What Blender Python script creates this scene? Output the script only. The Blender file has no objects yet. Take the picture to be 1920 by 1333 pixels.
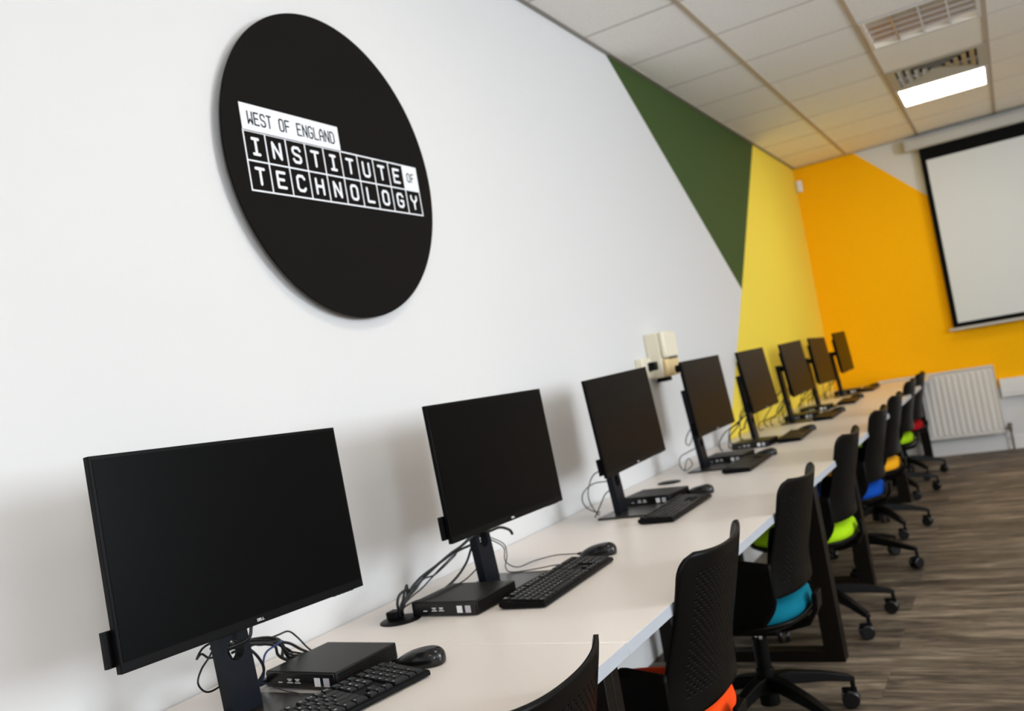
import bpy, bmesh, math, random
from mathutils import Vector, Matrix

SC = bpy.context.scene
COL = SC.collection
PI = math.pi

# ------------------------------------------------------------------ camera, exposure, world, lights
H = 2.945          # ceiling height
L = 9.02           # far wall
cam_d = bpy.data.cameras.new('camera')
cam = bpy.data.objects.new('camera', cam_d)
COL.objects.link(cam)
_f = Vector((0.86990, 0.49149, 0.04133))
_r = Vector((0.49071, -0.85397, -0.17304))
_u = Vector((0.04975, -0.17081, 0.98405))
cam.matrix_world = Matrix(((_r.x, _u.x, -_f.x, 0.0), (_r.y, _u.y, -_f.y, -1.6196), (_r.z, _u.z, -_f.z, 1.2609), (0, 0, 0, 1)))
cam_d.sensor_width = 36.0
cam_d.lens = 1665.3 / 1920 * 36.0
cam_d.clip_start = 0.02
cam_d.dof.use_dof = True
cam_d.dof.focus_distance = 1.45
cam_d.dof.aperture_fstop = 4.5
SC.camera = cam

SC.view_settings.view_transform = 'Standard'
SC.view_settings.look = 'None'
SC.view_settings.gamma = 1.0
SC.view_settings.use_curve_mapping = False
SC.view_settings.exposure = 0.0
SC.cycles.use_denoising = True
SC.cycles.max_bounces = 8
SC.cycles.diffuse_bounces = 5
SC.cycles.glossy_bounces = 4
SC.cycles.sample_clamp_indirect = 4.0
SC.cycles.caustics_reflective = False
SC.cycles.caustics_refractive = False

w = bpy.data.worlds.new('daylight')
SC.world = w
w.use_nodes = True
w.node_tree.nodes['Background'].inputs[0].default_value = (0.75, 0.86, 1.0, 1)
w.node_tree.nodes['Background'].inputs[1].default_value = 3.0

ROOM_X0, ROOM_Y1 = -4.2, -6.4
WINDOWS_RIGHT = [(-3.9, -2.6), (-1.1, 0.9), (2.4, 4.4)]    # openings in wall_right (x range)
WZ0, WZ1 = 1.0, 2.7


def area(name, loc, rot, sx, sy, power, col):
    d = bpy.data.lights.new(name, 'AREA')
    d.shape = 'RECTANGLE'; d.size = sx; d.size_y = sy; d.energy = power; d.color = col
    o = bpy.data.objects.new(name, d); COL.objects.link(o)
    o.location = loc; o.rotation_euler = rot
    return o


DAY = (0.86, 0.93, 1.0)
for i, (a, b) in enumerate(WINDOWS_RIGHT):
    p = [142, 30, 185][i]
    area('window_daylight', ((a + b) / 2, ROOM_Y1 + 0.03, (WZ0 + WZ1) / 2), (PI / 2, 0, 0), b - a - .1, WZ1 - WZ0 - .1, p, DAY)


# ------------------------------------------------------------------ materials
def mat(name, col, rough=0.5, metal=0.0, spec=0.5, noise=None, bump=None, coat=0.0):
    m = bpy.data.materials.new(name); m.use_nodes = True
    nt = m.node_tree; b = nt.nodes['Principled BSDF']
    b.inputs['Base Color'].default_value = (*col, 1)
    b.inputs['Roughness'].default_value = rough
    b.inputs['Metallic'].default_value = metal
    b.inputs['Specular IOR Level'].default_value = spec
    b.inputs['Coat Weight'].default_value = coat
    tc = nt.nodes.new('ShaderNodeTexCoord')
    if noise:                                  # (scale, amount)
        n = nt.nodes.new('ShaderNodeTexNoise'); n.inputs['Scale'].default_value = noise[0]; n.inputs['Detail'].default_value = 4
        nt.links.new(tc.outputs['Object'], n.inputs['Vector'])
        r = nt.nodes.new('ShaderNodeValToRGB')
        r.color_ramp.elements[0].position = .3; r.color_ramp.elements[1].position = .7
        r.color_ramp.elements[0].color = (*[c * (1 - noise[1]) for c in col], 1)
        r.color_ramp.elements[1].color = (*[min(1, c * (1 + noise[1])) for c in col], 1)
        nt.links.new(n.outputs['Fac'], r.inputs['Fac']); nt.links.new(r.outputs['Color'], b.inputs['Base Color'])
    if bump:                                   # (scale, strength)
        n = nt.nodes.new('ShaderNodeTexNoise'); n.inputs['Scale'].default_value = bump[0]; n.inputs['Detail'].default_value = 3
        nt.links.new(tc.outputs['Object'], n.inputs['Vector'])
        bp = nt.nodes.new('ShaderNodeBump'); bp.inputs['Strength'].default_value = bump[1]; bp.inputs['Distance'].default_value = .002
        nt.links.new(n.outputs['Fac'], bp.inputs['Height']); nt.links.new(bp.outputs['Normal'], b.inputs['Normal'])
    return m


def emis(name, col, s):
    m = mat(name, (.8, .8, .8), .5)
    b = m.node_tree.nodes['Principled BSDF']
    b.inputs['Emission Color'].default_value = (*col, 1); b.inputs['Emission Strength'].default_value = s
    return m


M = {}
M['wall'] = mat('white wall paint', (.685, .680, .675), .75, spec=.2, bump=(60, .15))
M['slate'] = mat('unseen wall bounce tone', (.62, .60, .58), .8)  # invented tone for the unseen right wall, set for bounce and screen reflections
M['green'] = mat('green wall paint', (.052, .088, .024), .7, spec=.12, bump=(60, .15))
M['yellow'] = mat('yellow wall paint', (.92, .72, .085), .7, spec=.12, bump=(60, .15))
M['orange'] = mat('orange wall paint', (1.0, .49, .0), .7, spec=.12, bump=(60, .15))
M['tile'] = mat('mineral ceiling tile', (.90, .88, .85), .9, noise=(70, .04), bump=(150, .3))
M['runner'] = mat('shaded ceiling runner', (.46, .38, .29), .5)  # tan colour has the brownish shade along the runners painted in
M['cross'] = mat('ceiling cross tee', (.55, .52, .485), .5)
M['angle'] = mat('shadow gap strip', (.25, .23, .2), .5)  # dark colour paints the shadow gap where ceiling meets wall
M['trim'] = mat('white gloss trim', (.78, .77, .76), .35)
M['desk'] = mat('cream laminate', (.83, .765, .71), .32, spec=.4, noise=(1.5, .012))
M['deskedge'] = mat('cool-lit desk edging', (.45, .475, .52), .3)  # blue-grey colour has the cool window light on the front edge painted in
M['leg'] = mat('dark bronze steel', (.0075, .0055, .004), .38, metal=.1, spec=.14, bump=(120, .1))
M['black'] = mat('matt black plastic', (.0035, .0035, .0038), .42, spec=.09, bump=(300, .08))
M['blackg'] = mat('satin black plastic', (.006, .006, .0065), .22, spec=.4)
M['shell'] = mat('black chair plastic', (.0028, .0025, .0022), .36, spec=.09, bump=(200, .08))
M['bezel'] = mat('monitor housing', (.0020, .0020, .0023), .4, spec=.10)
M['screen'] = mat('matt dark screen', (.0015, .0016, .0018), .33, spec=.06)
M['stand'] = mat('dark slate stand', (.0045, .006, .010), .35, spec=.15)
M['base'] = mat('dark stand base', (.020, .017, .014), .28, spec=.35)
M['pctop'] = mat('charcoal computer case', (.0085, .0075, .0068), .38, spec=.16, noise=(250, .15))
M['key'] = mat('black keycap', (.0055, .0055, .006), .36, spec=.14)
M['legend'] = mat('white print', (.85, .85, .85), .5)
M['legblue'] = mat('blue print', (.06, .25, .42), .5)
M['sign'] = mat('black sign board', (.0075, .0066, .006), .5, spec=.04, bump=(200, .05))
M['signwhite'] = mat('white vinyl', (.80, .82, .86), .5)
M['cable'] = mat('black cable', (.008, .008, .009), .4)
M['cableblue'] = mat('blue cable', (.01, .03, .12), .4)
M['cream'] = mat('cream plastic', (.80, .74, .58), .45)
M['creamd'] = mat('yellowed plastic', (.80, .60, .30), .45)
M['rad'] = mat('radiator enamel', (.74, .71, .67), .35)
M['brass'] = mat('valve metal', (.16, .12, .09), .35, metal=.7)
M['chrome'] = mat('chrome', (.6, .6, .62), .12, metal=1)
M['silver'] = mat('sticker silver', (.5, .5, .55), .3)
M['scrcloth'] = mat('matt white screen cloth', (.70, .73, .75), .8)
M['scrblack'] = mat('black screen border', (.003, .003, .003), .7, spec=.1)
M['housing'] = mat('pale grey screen case', (.52, .51, .49), .35)
M['lightwhite'] = mat('white fitting frame', (.70, .68, .64), .4)
M['alu'] = mat('polished louvre aluminium', (.55, .52, .50), .22, metal=1)
M['diffuser'] = emis('lit diffuser', (1.0, .90, .76), 15.0)
M['tube'] = emis('fluorescent tube', (1.0, .86, .66), 5.0)
M['vent'] = mat('cream vent blades', (.46, .42, .34), .5)
M['ventdark'] = mat('dark vent void', (.02, .018, .015), .8)
M['glass'] = mat('window frame', (.8, .8, .8), .3)
SEAT = {}
for n, c in dict(orange=(.95, .075, .008), teal=(.002, .135, .20), lime=(.36, .62, .008), blue=(.003, .055, .33),
                 amber=(.85, .38, .012), red=(.42, .008, .012)).items():
    SEAT[n] = mat(n + ' seat fabric', c, .85, spec=.1, noise=(500, .12), bump=(600, .3))


def floor_mat():
    m = bpy.data.materials.new('grey brown streaked planks'); m.use_nodes = True
    nt = m.node_tree; b = nt.nodes['Principled BSDF']; N = nt.nodes.new; K = nt.links.new
    tc = N('ShaderNodeTexCoord')
    mp = N('ShaderNodeMapping'); mp.inputs['Rotation'].default_value = (0, 0, PI / 2)
    K(tc.outputs['Object'], mp.inputs['Vector'])
    br = N('ShaderNodeTexBrick'); br.inputs['Scale'].default_value = 1
    br.inputs['Brick Width'].default_value = 1.0; br.inputs['Row Height'].default_value = .25
    br.inputs['Mortar Size'].default_value = .0012
    br.inputs['Color1'].default_value = (.30, .30, .30, 1); br.inputs['Color2'].default_value = (.75, .75, .75, 1)
    br.inputs['Mortar'].default_value = (.35, .35, .35, 1)
    K(mp.outputs[0], br.inputs['Vector'])
    # long streaks
    m2 = N('ShaderNodeMapping'); m2.inputs['Scale'].default_value = (11, 1.5, 1)
    K(tc.outputs['Object'], m2.inputs['Vector'])
    ofs = N('ShaderNodeVectorMath'); ofs.operation = 'MULTIPLY_ADD'
    ofs.inputs[1].default_value = (3, 9, 5)
    K(br.outputs['Color'], ofs.inputs[0]); K(m2.outputs[0], ofs.inputs[2])
    n1 = N('ShaderNodeTexNoise'); n1.inputs['Scale'].default_value = 1.15; n1.inputs['Detail'].default_value = 8; n1.inputs['Roughness'].default_value = .68
    n1.inputs['Distortion'].default_value = .7
    K(ofs.outputs[0], n1.inputs['Vector'])
    m3 = N('ShaderNodeMapping'); m3.inputs['Scale'].default_value = (70, 9, 1)
    K(tc.outputs['Object'], m3.inputs['Vector'])
    n2 = N('ShaderNodeTexNoise'); n2.inputs['Scale'].default_value = 1; n2.inputs['Detail'].default_value = 4
    K(m3.outputs[0], n2.inputs['Vector'])
    a = N('ShaderNodeMath'); a.operation = 'MULTIPLY_ADD'; a.inputs[1].default_value = .35
    K(n2.outputs['Fac'], a.inputs[0]); K(n1.outputs['Fac'], a.inputs[2])
    a2 = N('ShaderNodeMath'); a2.operation = 'MULTIPLY_ADD'; a2.inputs[1].default_value = .16
    K(br.outputs['Color'], a2.inputs[0]); K(a.outputs[0], a2.inputs[2])
    cr = N('ShaderNodeValToRGB'); e = cr.color_ramp.elements
    e[0].position = .57; e[0].color = (.020, .015, .010, 1)
    e[1].position = .95; e[1].color = (.33, .26, .185, 1)
    x = e.new(.69); x.color = (.070, .053, .038, 1)
    x = e.new(.82); x.color = (.165, .128, .090, 1)
    K(a2.outputs[0], cr.inputs['Fac']); K(cr.outputs['Color'], b.inputs['Base Color'])
    b.inputs['Roughness'].default_value = .55; b.inputs['Specular IOR Level'].default_value = .3
    return m


M['floor'] = floor_mat()


# ------------------------------------------------------------------ mesh helpers
class MB:
    def __init__(s): s.v = []; s.f = []; s.mi = []
    def add(s, vs, fs, mi=0):
        o = len(s.v); s.v += [tuple(p) for p in vs]; s.f += [tuple(i + o for i in f) for f in fs]; s.mi += [mi] * len(fs)
        return s
    def box(s, x0, x1, y0, y1, z0, z1, mi=0):
        x0, x1 = min(x0, x1), max(x0, x1); y0, y1 = min(y0, y1), max(y0, y1); z0, z1 = min(z0, z1), max(z0, z1)
        vs = [(x, y, z) for z in (z0, z1) for y in (y0, y1) for x in (x0, x1)]
        return s.add(vs, [(0, 2, 3, 1), (4, 5, 7, 6), (0, 1, 5, 4), (2, 6, 7, 3), (0, 4, 6, 2), (1, 3, 7, 5)], mi)
    def obox(s, mtx, sx, sy, sz, mi=0):
        vs = [mtx @ Vector((x * sx / 2, y * sy / 2, z * sz / 2)) for z in (-1, 1) for y in (-1, 1) for x in (-1, 1)]
        return s.add(vs, [(0, 2, 3, 1), (4, 5, 7, 6), (0, 1, 5, 4), (2, 6, 7, 3), (0, 4, 6, 2), (1, 3, 7, 5)], mi)
    def quad(s, a, b, c, d, mi=0): return s.add([a, b, c, d], [(0, 1, 2, 3)], mi)
    def cyl(s, p0, p1, r0, r1=None, n=24, mi=0):
        r1 = r0 if r1 is None else r1
        p0, p1 = Vector(p0), Vector(p1); d = (p1 - p0).normalized()
        a = d.orthogonal().normalized(); b = d.cross(a)
        vs = [p0 + (a * math.cos(t) + b * math.sin(t)) * r0 for t in [2 * PI * i / n for i in range(n)]]
        vs += [p1 + (a * math.cos(t) + b * math.sin(t)) * r1 for t in [2 * PI * i / n for i in range(n)]]
        fs = [(i, (i + 1) % n, (i + 1) % n + n, i + n) for i in range(n)]
        fs += [tuple(range(n - 1, -1, -1)), tuple(range(n, 2 * n))]
        return s.add(vs, fs, mi)
    def rings(s, rings, cap0=True, cap1=True, mi=0):
        n = len(rings[0]); vs = [p for r in rings for p in r]; fs = []
        for k in range(len(rings) - 1):
            for i in range(n):
                fs.append((k * n + i, k * n + (i + 1) % n, (k + 1) * n + (i + 1) % n, (k + 1) * n + i))
        if cap0: fs.append(tuple(range(n - 1, -1, -1)))
        if cap1: fs.append(tuple(range((len(rings) - 1) * n, len(rings) * n)))
        return s.add(vs, fs, mi)
    def tube(s, pts, r, n=8, smooth=6, mi=0):
        P = spline(pts, smooth)
        rings = []; up = Vector((0, 0, 1)); prev = None
        for i, p in enumerate(P):
            t = (P[min(i + 1, len(P) - 1)] - P[max(i - 1, 0)])
            t = t.normalized() if t.length > 1e-9 else Vector((1, 0, 0))
            if prev is None: a = t.orthogonal().normalized()
            else:
                a = prev - t * prev.dot(t)
                a = a.normalized() if a.length > 1e-6 else t.orthogonal().normalized()
            prev = a; b = t.cross(a)
            rings.append([p + (a * math.cos(q) + b * math.sin(q)) * r for q in [2 * PI * k / n for k in range(n)]])
        return s.rings(rings, mi=mi)
    def build(s, name, mats, parent=None, bevel=0, smooth=False, seg=2, loc=None):
        me = bpy.data.meshes.new(name); me.from_pydata(s.v, [], s.f)
        mats = mats if isinstance(mats, (list, tuple)) else [mats]
        for m in mats: me.materials.append(m)
        for p, i in zip(me.polygons, s.mi): p.material_index = i
        bm = bmesh.new(); bm.from_mesh(me); bmesh.ops.recalc_face_normals(bm, faces=bm.faces); bm.to_mesh(me); bm.free()
        o = bpy.data.objects.new(name, me); COL.objects.link(o)
        if parent: o.parent = parent
        if loc: o.location = loc
        if bevel:
            b = o.modifiers.new('bevel', 'BEVEL'); b.width = bevel; b.segments = seg; b.limit_method = 'ANGLE'; b.angle_limit = .6
        if smooth or bevel:
            me.shade_smooth()
            if bevel or smooth == 'auto':
                for e in me.edges: pass
                try: me.set_sharp_from_angle(angle=.6)
                except Exception: pass
        return o


def spline(pts, k):
    P = [Vector(p) for p in pts]
    if k <= 1 or len(P) < 3: return P
    out = []
    for i in range(len(P) - 1):
        p0, p1, p2, p3 = P[max(i - 1, 0)], P[i], P[i + 1], P[min(i + 2, len(P) - 1)]
        for j in range(k):
            t = j / k
            out.append(.5 * ((2 * p1) + (p2 - p0) * t + (2 * p0 - 5 * p1 + 4 * p2 - p3) * t * t + (3 * p1 - p0 - 3 * p2 + p3) * t ** 3))
    out.append(P[-1]); return out


def thing(name, label, cat, loc=(0, 0, 0), rz=0, group=None):
    o = bpy.data.objects.new(name, None); COL.objects.link(o)
    o.location = loc; o.rotation_euler = (0, 0, rz); o.empty_display_size = .05
    return tag(o, label, cat, group)


def tag(o, label, cat, group=None):
    o['label'] = label; o['category'] = cat
    if group: o['group'] = group
    return o


def struct(o): o['kind'] = 'structure'; return o


def dup(root, loc, rz=0, label=None, group=None, matrix=None):
    def cp(o, par):
        c = o.copy(); COL.objects.link(c); c.parent = par
        for ch in list(KIDS.get(o.name, [])): cp(ch, c)
        return c
    KIDS = {}
    for o in list(COL.objects):
        if o.parent: KIDS.setdefault(o.parent.name, []).append(o)
    r = cp(root, None)
    r.location = loc; r.rotation_euler = (0, 0, rz)
    if label: r['label'] = label
    if group: r['group'] = group
    return r


# ------------------------------------------------------------------ room shell
YL = [-.505, -1.135, -1.765, -2.395, -3.025, -3.655, -4.285, -4.915, -5.545, -6.175]
XS = [3.515 + .6011 * k for k in range(-13, 10)]
b = MB(); b.box(ROOM_X0 - .1, L + .1, ROOM_Y1 - .1, .1, -.1, 0)
struct(b.build('floor', M['floor']))

# left wall with its painted triangles (thick wall, painted face split into polygons)
b = MB()
zt = H + .06
def lw(x, z): return (x, 0, z)
A_, B_, C_, D_ = (4.415, H), (7.486, H), (6.286, 1.698), (4.62, 0)
g1 = (4.415 - (zt - H) * (6.286 - 4.415) / (H - 1.698), zt); g2 = (7.486 + (zt - H) * 1.2 / 1.247, zt)
b.add([lw(ROOM_X0, 0), lw(*D_), lw(*C_), lw(*g1), lw(ROOM_X0, zt)], [(0, 1, 2, 3, 4)], 0)
b.add([lw(*g1), lw(*C_), lw(*g2)], [(0, 1, 2)], 1)
b.add([lw(*D_), lw(L, 0), lw(L, zt), lw(*g2), lw(*C_)], [(0, 1, 2, 3, 4)], 2)
b.box(ROOM_X0, L + .1, .001, .15, 0, zt, 0)
struct(b.build('wall_left', [M['wall'], M['green'], M['yellow']]))

# far wall: white, with an orange polygon
b = MB()
def bw(y, z): return (L, y, z)
O1, O2, O3, O4 = (-.503, zt), (-1.118, 2.339), (-2.5, .98), (-2.5, .55)
b.add([bw(0, .55), bw(*O4), bw(*O3), bw(*O1), bw(0, zt)], [(0, 1, 2, 3, 4)], 1)
b.add([bw(*O1), bw(*O3), bw(ROOM_Y1, .98), bw(ROOM_Y1, zt)], [(0, 1, 2, 3)], 0)
b.add([bw(*O3), bw(*O4), bw(ROOM_Y1, .55), bw(ROOM_Y1, .98)], [(0, 1, 2, 3)], 1)
b.add([bw(0, 0), bw(ROOM_Y1, 0), bw(ROOM_Y1, .55), bw(0, .55)], [(0, 1, 2, 3)], 0)
b.box(L + .001, L + .15, ROOM_Y1, .15, 0, zt, 0)
struct(b.build('wall_back', [M['wall'], M['orange']]))
b = MB(); b.box(ROOM_X0 - .15, ROOM_X0, ROOM_Y1, .15, 0, zt)
struct(b.build('wall_front', M['wall']))
# right wall with window openings
b = MB(); xs = ROOM_X0
for a, c in WINDOWS_RIGHT:
    b.box(xs, a, ROOM_Y1 - .15, ROOM_Y1, 0, zt); b.box(a, c, ROOM_Y1 - .15, ROOM_Y1, 0, WZ0); b.box(a, c, ROOM_Y1 - .15, ROOM_Y1, WZ1, zt); xs = c
b.box(xs, L + .15, ROOM_Y1 - .15, ROOM_Y1, 0, zt)
struct(b.build('wall_right', M['slate']))
for i, (a, c) in enumerate(WINDOWS_RIGHT):
    b = MB(); y0, y1 = ROOM_Y1 - .11, ROOM_Y1 - .05; t = .05
    b.box(a, c, y0, y1, WZ0, WZ0 + t); b.box(a, c, y0, y1, WZ1 - t, WZ1); b.box(a, a + t, y0, y1, WZ0 + t, WZ1 - t); b.box(c - t, c, y0, y1, WZ0 + t, WZ1 - t)
    m_ = (a + c) / 2; b.box(m_ - t / 2, m_ + t / 2, y0, y1, WZ0 + t, WZ1 - t)
    struct(b.build('window_%d' % (i + 1), M['glass'], bevel=.004))

# ceiling: tiles with the real openings of the fittings
YC = [0] + YL + [ROOM_Y1]
XC = [ROOM_X0] + [x for x in XS if ROOM_X0 + .05 < x < L - .05] + [L]
def cell(y, x):
    j = max(i for i in range(len(YC) - 1) if YC[i] >= y); i = max(k for k in range(len(XC) - 1) if XC[k] <= x)
    return i, j
FIT = {}
LIGHT_X = [7.4, 5.6]
LIT = [(7.4, -1.45), (2.0, -1.45), (-1.0, -1.45), (5.6, -3.97), (2.0, -3.97), (-1.0, -3.97), (7.4, -5.85), (2.0, -5.85)]
LOUV = [(5.6, -1.45)]
VENT = [(6.8, -1.45)]
for lst, kind in ((LIT, 'lit'), (LOUV, 'louvre'), (VENT, 'vent')):
    for x, y in lst: FIT[cell(y, x)] = kind
b = MB(); g = .0
for i in range(len(XC) - 1):
    for j in range(len(YC) - 1):
        if (i, j) in FIT: continue
        x0, x1, y0, y1 = XC[i], XC[i + 1], YC[j + 1], YC[j]
        b.quad((x0, y0, H), (x0, y1, H), (x1, y1, H), (x1, y0, H), 0)
for y in YL:
    b.box(ROOM_X0, L, y - .0125, y + .0125, H - .004, H + .004, 1)
for x in XC[1:-1]:
    for j in range(len(YC) - 1):
        b.box(x - .008, x + .008, YC[j + 1] + .0125, YC[j] - .0125, H - .002, H + .004, 2)
b.box(ROOM_X0, L, -.022, 0, H - .006, H + .002, 3); b.box(L - .022, L, ROOM_Y1, 0, H - .006, H + .002, 3)  # dark strips drawing the shadow gap along two walls
b.box(ROOM_X0 - .15, L + .15, ROOM_Y1 - .15, .15, H + .25, H + .35, 0)
struct(b.build('ceiling', [M['tile'], M['runner'], M['cross'], M['angle']]))


def fitting_rect(i, j):
    return XC[i] + .012, XC[i + 1] - .012, YC[j + 1] + .014, YC[j] - .014


order = sorted(FIT.items(), key=lambda t: 0)
n_lit = 0
for (i, j), kind in order:
    x0, x1, y0, y1 = fitting_rect(i, j); cx, cy = (x0 + x1) / 2, (y0 + y1) / 2
    if kind == 'lit':
        first = n_lit == 0; n_lit += 1
        t = thing('ceiling_light', 'square ceiling light glowing white beside the vent near the projector screen' if first else
                  'square lit ceiling light over the middle of the room, outside the picture', 'ceiling light', (cx, cy, H), 0, None if first else 'ceiling lights out of view')
        f = MB(); w_, d_ = (x1 - x0) / 2, (y1 - y0) / 2
        f.box(-w_, w_, -d_, -d_ + .02, -.008, .07); f.box(-w_, w_, d_ - .02, d_, -.008, .07)
        f.box(-w_, -w_ + .02, -d_ + .02, d_ - .02, -.008, .07); f.box(w_ - .02, w_, -d_ + .02, d_ - .02, -.008, .07)
        f.box(-w_ + .02, w_ - .02, -d_ + .02, d_ - .02, .05, .07)
        f.build('frame', M['lightwhite'], t)
        f = MB(); f.box(-w_ + .02, w_ - .02, -d_ + .02, d_ - .02, -.004, .004); f.build('diffuser', M['diffuser'], t)
    elif kind == 'louvre':
        t = thing('ceiling_light', 'square ceiling light with silver mirror louvres, nearer the camera than the vent', 'ceiling light', (cx, cy, H), 0)
        f = MB(); w_, d_ = (x1 - x0) / 2, (y1 - y0) / 2
        f.box(-w_, w_, -d_, -d_ + .022, -.006, .12); f.box(-w_, w_, d_ - .022, d_, -.006, .12)
        f.box(-w_, -w_ + .022, -d_ + .022, d_ - .022, -.006, .12); f.box(w_ - .022, w_, -d_ + .022, d_ - .022, -.006, .12)
        f.box(-w_ + .022, w_ - .022, -d_ + .022, d_ - .022, .10, .12)
        f.build('frame', M['lightwhite'], t)
        w2, d2 = w_ - .022, d_ - .022
        f = MB()
        for k in range(1, 4):
            y = -d2 + 2 * d2 * k / 4; f.box(-w2, w2, y - .005, y + .005, -.003, .055)
        for k in range(1, 5):
            x = -w2 + 2 * w2 * k / 5
            f.add([(x - .002, -d2, -.003), (x + .002, -d2, -.003), (x + .012, -d2, .05), (x - .012, -d2, .05),
                   (x - .002, d2, -.003), (x + .002, d2, -.003), (x + .012, d2, .05), (x - .012, d2, .05)],
                  [(0, 1, 2, 3), (4, 7, 6, 5), (0, 4, 5, 1), (1, 5, 6, 2), (2, 6, 7, 3), (3, 7, 4, 0)])
        f.build('louvre', M['alu'], t)
        for k in range(4):
            y = -d2 + 2 * d2 * (k + .5) / 4
            f = MB(); f.cyl((-w2 + .01, y, .078), (w2 - .01, y, .078), .008, n=12); f.build('lamp_tube', M['tube'], t, smooth=True)
    else:
        t = thing('ceiling_vent', 'square four-way air vent with dark slots in the ceiling', 'vent', (cx, cy, H), 0)
        f = MB(); w_, d_ = (x1 - x0) / 2, (y1 - y0) / 2
        f.box(-w_, w_, -d_, -d_ + .05, -.006, .01); f.box(-w_, w_, d_ - .05, d_, -.006, .01)
        f.box(-w_, -w_ + .05, -d_ + .05, d_ - .05, -.006, .01); f.box(w_ - .05, w_, -d_ + .05, d_ - .05, -.006, .01)
        f.build('frame', M['vent'], t)
        f = MB(); f.box(-w_, w_, -d_, d_, .075, .085); f.build('duct', M['ventdark'], t)
        f = MB(); n = 5
        for k in range(n):               # concentric square blades, each leaning outward as it comes down
            ro = w_ - .052 - k * .050; ri = ro - .031; za, zb = -.002, .016
            if ri < .01: ri = .01
            for q in range(4):
                R = Matrix.Rotation(q * PI / 2, 3, 'Z')
                th = .002
                pts = [(ro, -ro, za), (ro, ro, za), (ri, ri, zb), (ri, -ri, zb)]
                P0 = [R @ Vector(p) for p in pts]; P1 = [p + Vector((0, 0, th)) for p in P0]
                f.add(P0 + P1, [(0, 1, 2, 3), (7, 6, 5, 4), (0, 4, 5, 1), (2, 6, 7, 3)])
        f.build('blades', M['vent'], t)

# skirting and dado trunking
b = MB(); b.box(L - .016, L, ROOM_Y1, 0, 0, .11); b.box(L - .010, L, ROOM_Y1, 0, .11, .12)
struct(b.build('baseboard_back', M['trim'], bevel=.003))
b = MB(); b.box(ROOM_X0, L - .016, -.016, 0, 0, .12)
struct(b.build('baseboard_left', M['trim'], bevel=.003))
b = MB(); b.box(L - .055, L, ROOM_Y1, -1.40, .47, .63); b.box(L - .06, L - .055, ROOM_Y1, -1.40, .50, .60)
struct(b.build('trim_1', M['trim'], bevel=.004))

# ------------------------------------------------------------------ radiator
t = thing('radiator', 'white fluted panel radiator low on the orange far wall', 'radiator', (L - .1, -.895, .165))
W_, Z_ = .475, .605
b = MB(); prof = []
n = 19; pitch = 2 * W_ / n
for i in range(n):
    y = -W_ + i * pitch
    prof += [(y + pitch * .0, 0), (y + pitch * .18, 0), (y + pitch * .34, -.006), (y + pitch * .66, -.006), (y + pitch * .82, 0)]
prof.append((W_, 0))
zs = [0, .02, .045, .555, .58, Z_ - .012]
rows = []
for z in zs:
    k = 1 if .04 < z < .56 else 0
    rows.append([(x * k, y, z) for y, x in prof])
vs = [p for r in rows for p in r]; m_ = len(prof); fs = []
for r in range(len(rows) - 1):
    for i in range(m_ - 1): fs.append((r * m_ + i, r * m_ + i + 1, (r + 1) * m_ + i + 1, (r + 1) * m_ + i))
b.add(vs, fs); b.box(.0005, .012, -W_, W_, 0, Z_ - .012)
b.build('front_panel', M['rad'], t)
b = MB(); b.box(.058, .07, -W_, W_, .01, Z_ - .012); b.build('rear_panel', M['rad'], t)
b = MB(); b.box(-.014, .072, -W_ - .004, W_ + .004, Z_ - .012, Z_)
for k in range(30):
    pass
b.build('top_grille', M['rad'], t, bevel=.004)
for s_ in (-1, 1):
    b = MB(); y = s_ * (W_ + .003); b.box(-.012, .07, y - .003, y + .003, .012, Z_ - .012); b.build('side_panel', M['rad'], t, bevel=.002)
for s_ in (-1, 1):
    b = MB(); b.box(.07, .0985, s_ * .285 - .015, s_ * .285 + .015, .1, .5); b.build('bracket', M['rad'], t)
v = MB(); v.cyl((.035, -W_ - .006, .03), (.035, -W_ - .05, .03), .012); v.cyl((.035, -W_ - .045, .0), (.035, -W_ - .045, .045), .014)
v.cyl((.035, -W_ - .045, .045), (.035, -W_ - .045, .075), .02, .017)
v.cyl((.035, -W_ - .045, .0), (.035, -W_ - .045, -.163), .008); v.build('valve', M['brass'], t, smooth='auto')

# ------------------------------------------------------------------ projector screen
t = thing('projector_screen', 'pull-down projector screen with black border on the orange wall', 'projector screen', (L, -2.45, 1.1))
y0, y1 = 1.42, -1.42
b = MB(); rings = []
for y in (y0, y1):
    r = []
    for k in range(24):
        a = 2 * PI * k / 24; c, s_ = math.cos(a), math.sin(a)
        r.append((-.062 + .052 * math.copysign(abs(c) ** .5, c), y, 1.755 + .055 * math.copysign(abs(s_) ** .5, s_)))
    rings.append(r)
b.rings(rings); b.build('case', M['housing'], t, smooth='auto')
for y in (y0, y1):
    b = MB(); r = [[(-.062 + 1.04 * (p[0] + .062), y + (.012 if y > 0 else -.012) * q, 1.755 + 1.04 * (p[2] - 1.755)) for p in rings[0]] for q in (0, 1)]
    b.rings(r); b.build('end_cap', M['housing'], t, smooth='auto')
b = MB(); X = -.075
b.box(X, X + .002, 1.325, -1.325, .045, 1.71); b.build('border', M['scrblack'], t)
b = MB(); b.box(X - .002, X - .0003, 1.28, -1.28, .085, 1.585); b.build('screen_cloth', M['scrcloth'], t)
b = MB(); b.box(X - .012, X + .012, 1.36, -1.36, .018, .044); b.build('bottom_bar', M['housing'], t, bevel=.006)
for y in (1.2, -1.2):
    b = MB(); b.box(-.02, -.0005, y - .02, y + .02, 1.72, 1.80); b.build('bracket', M['housing'], t)

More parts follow.
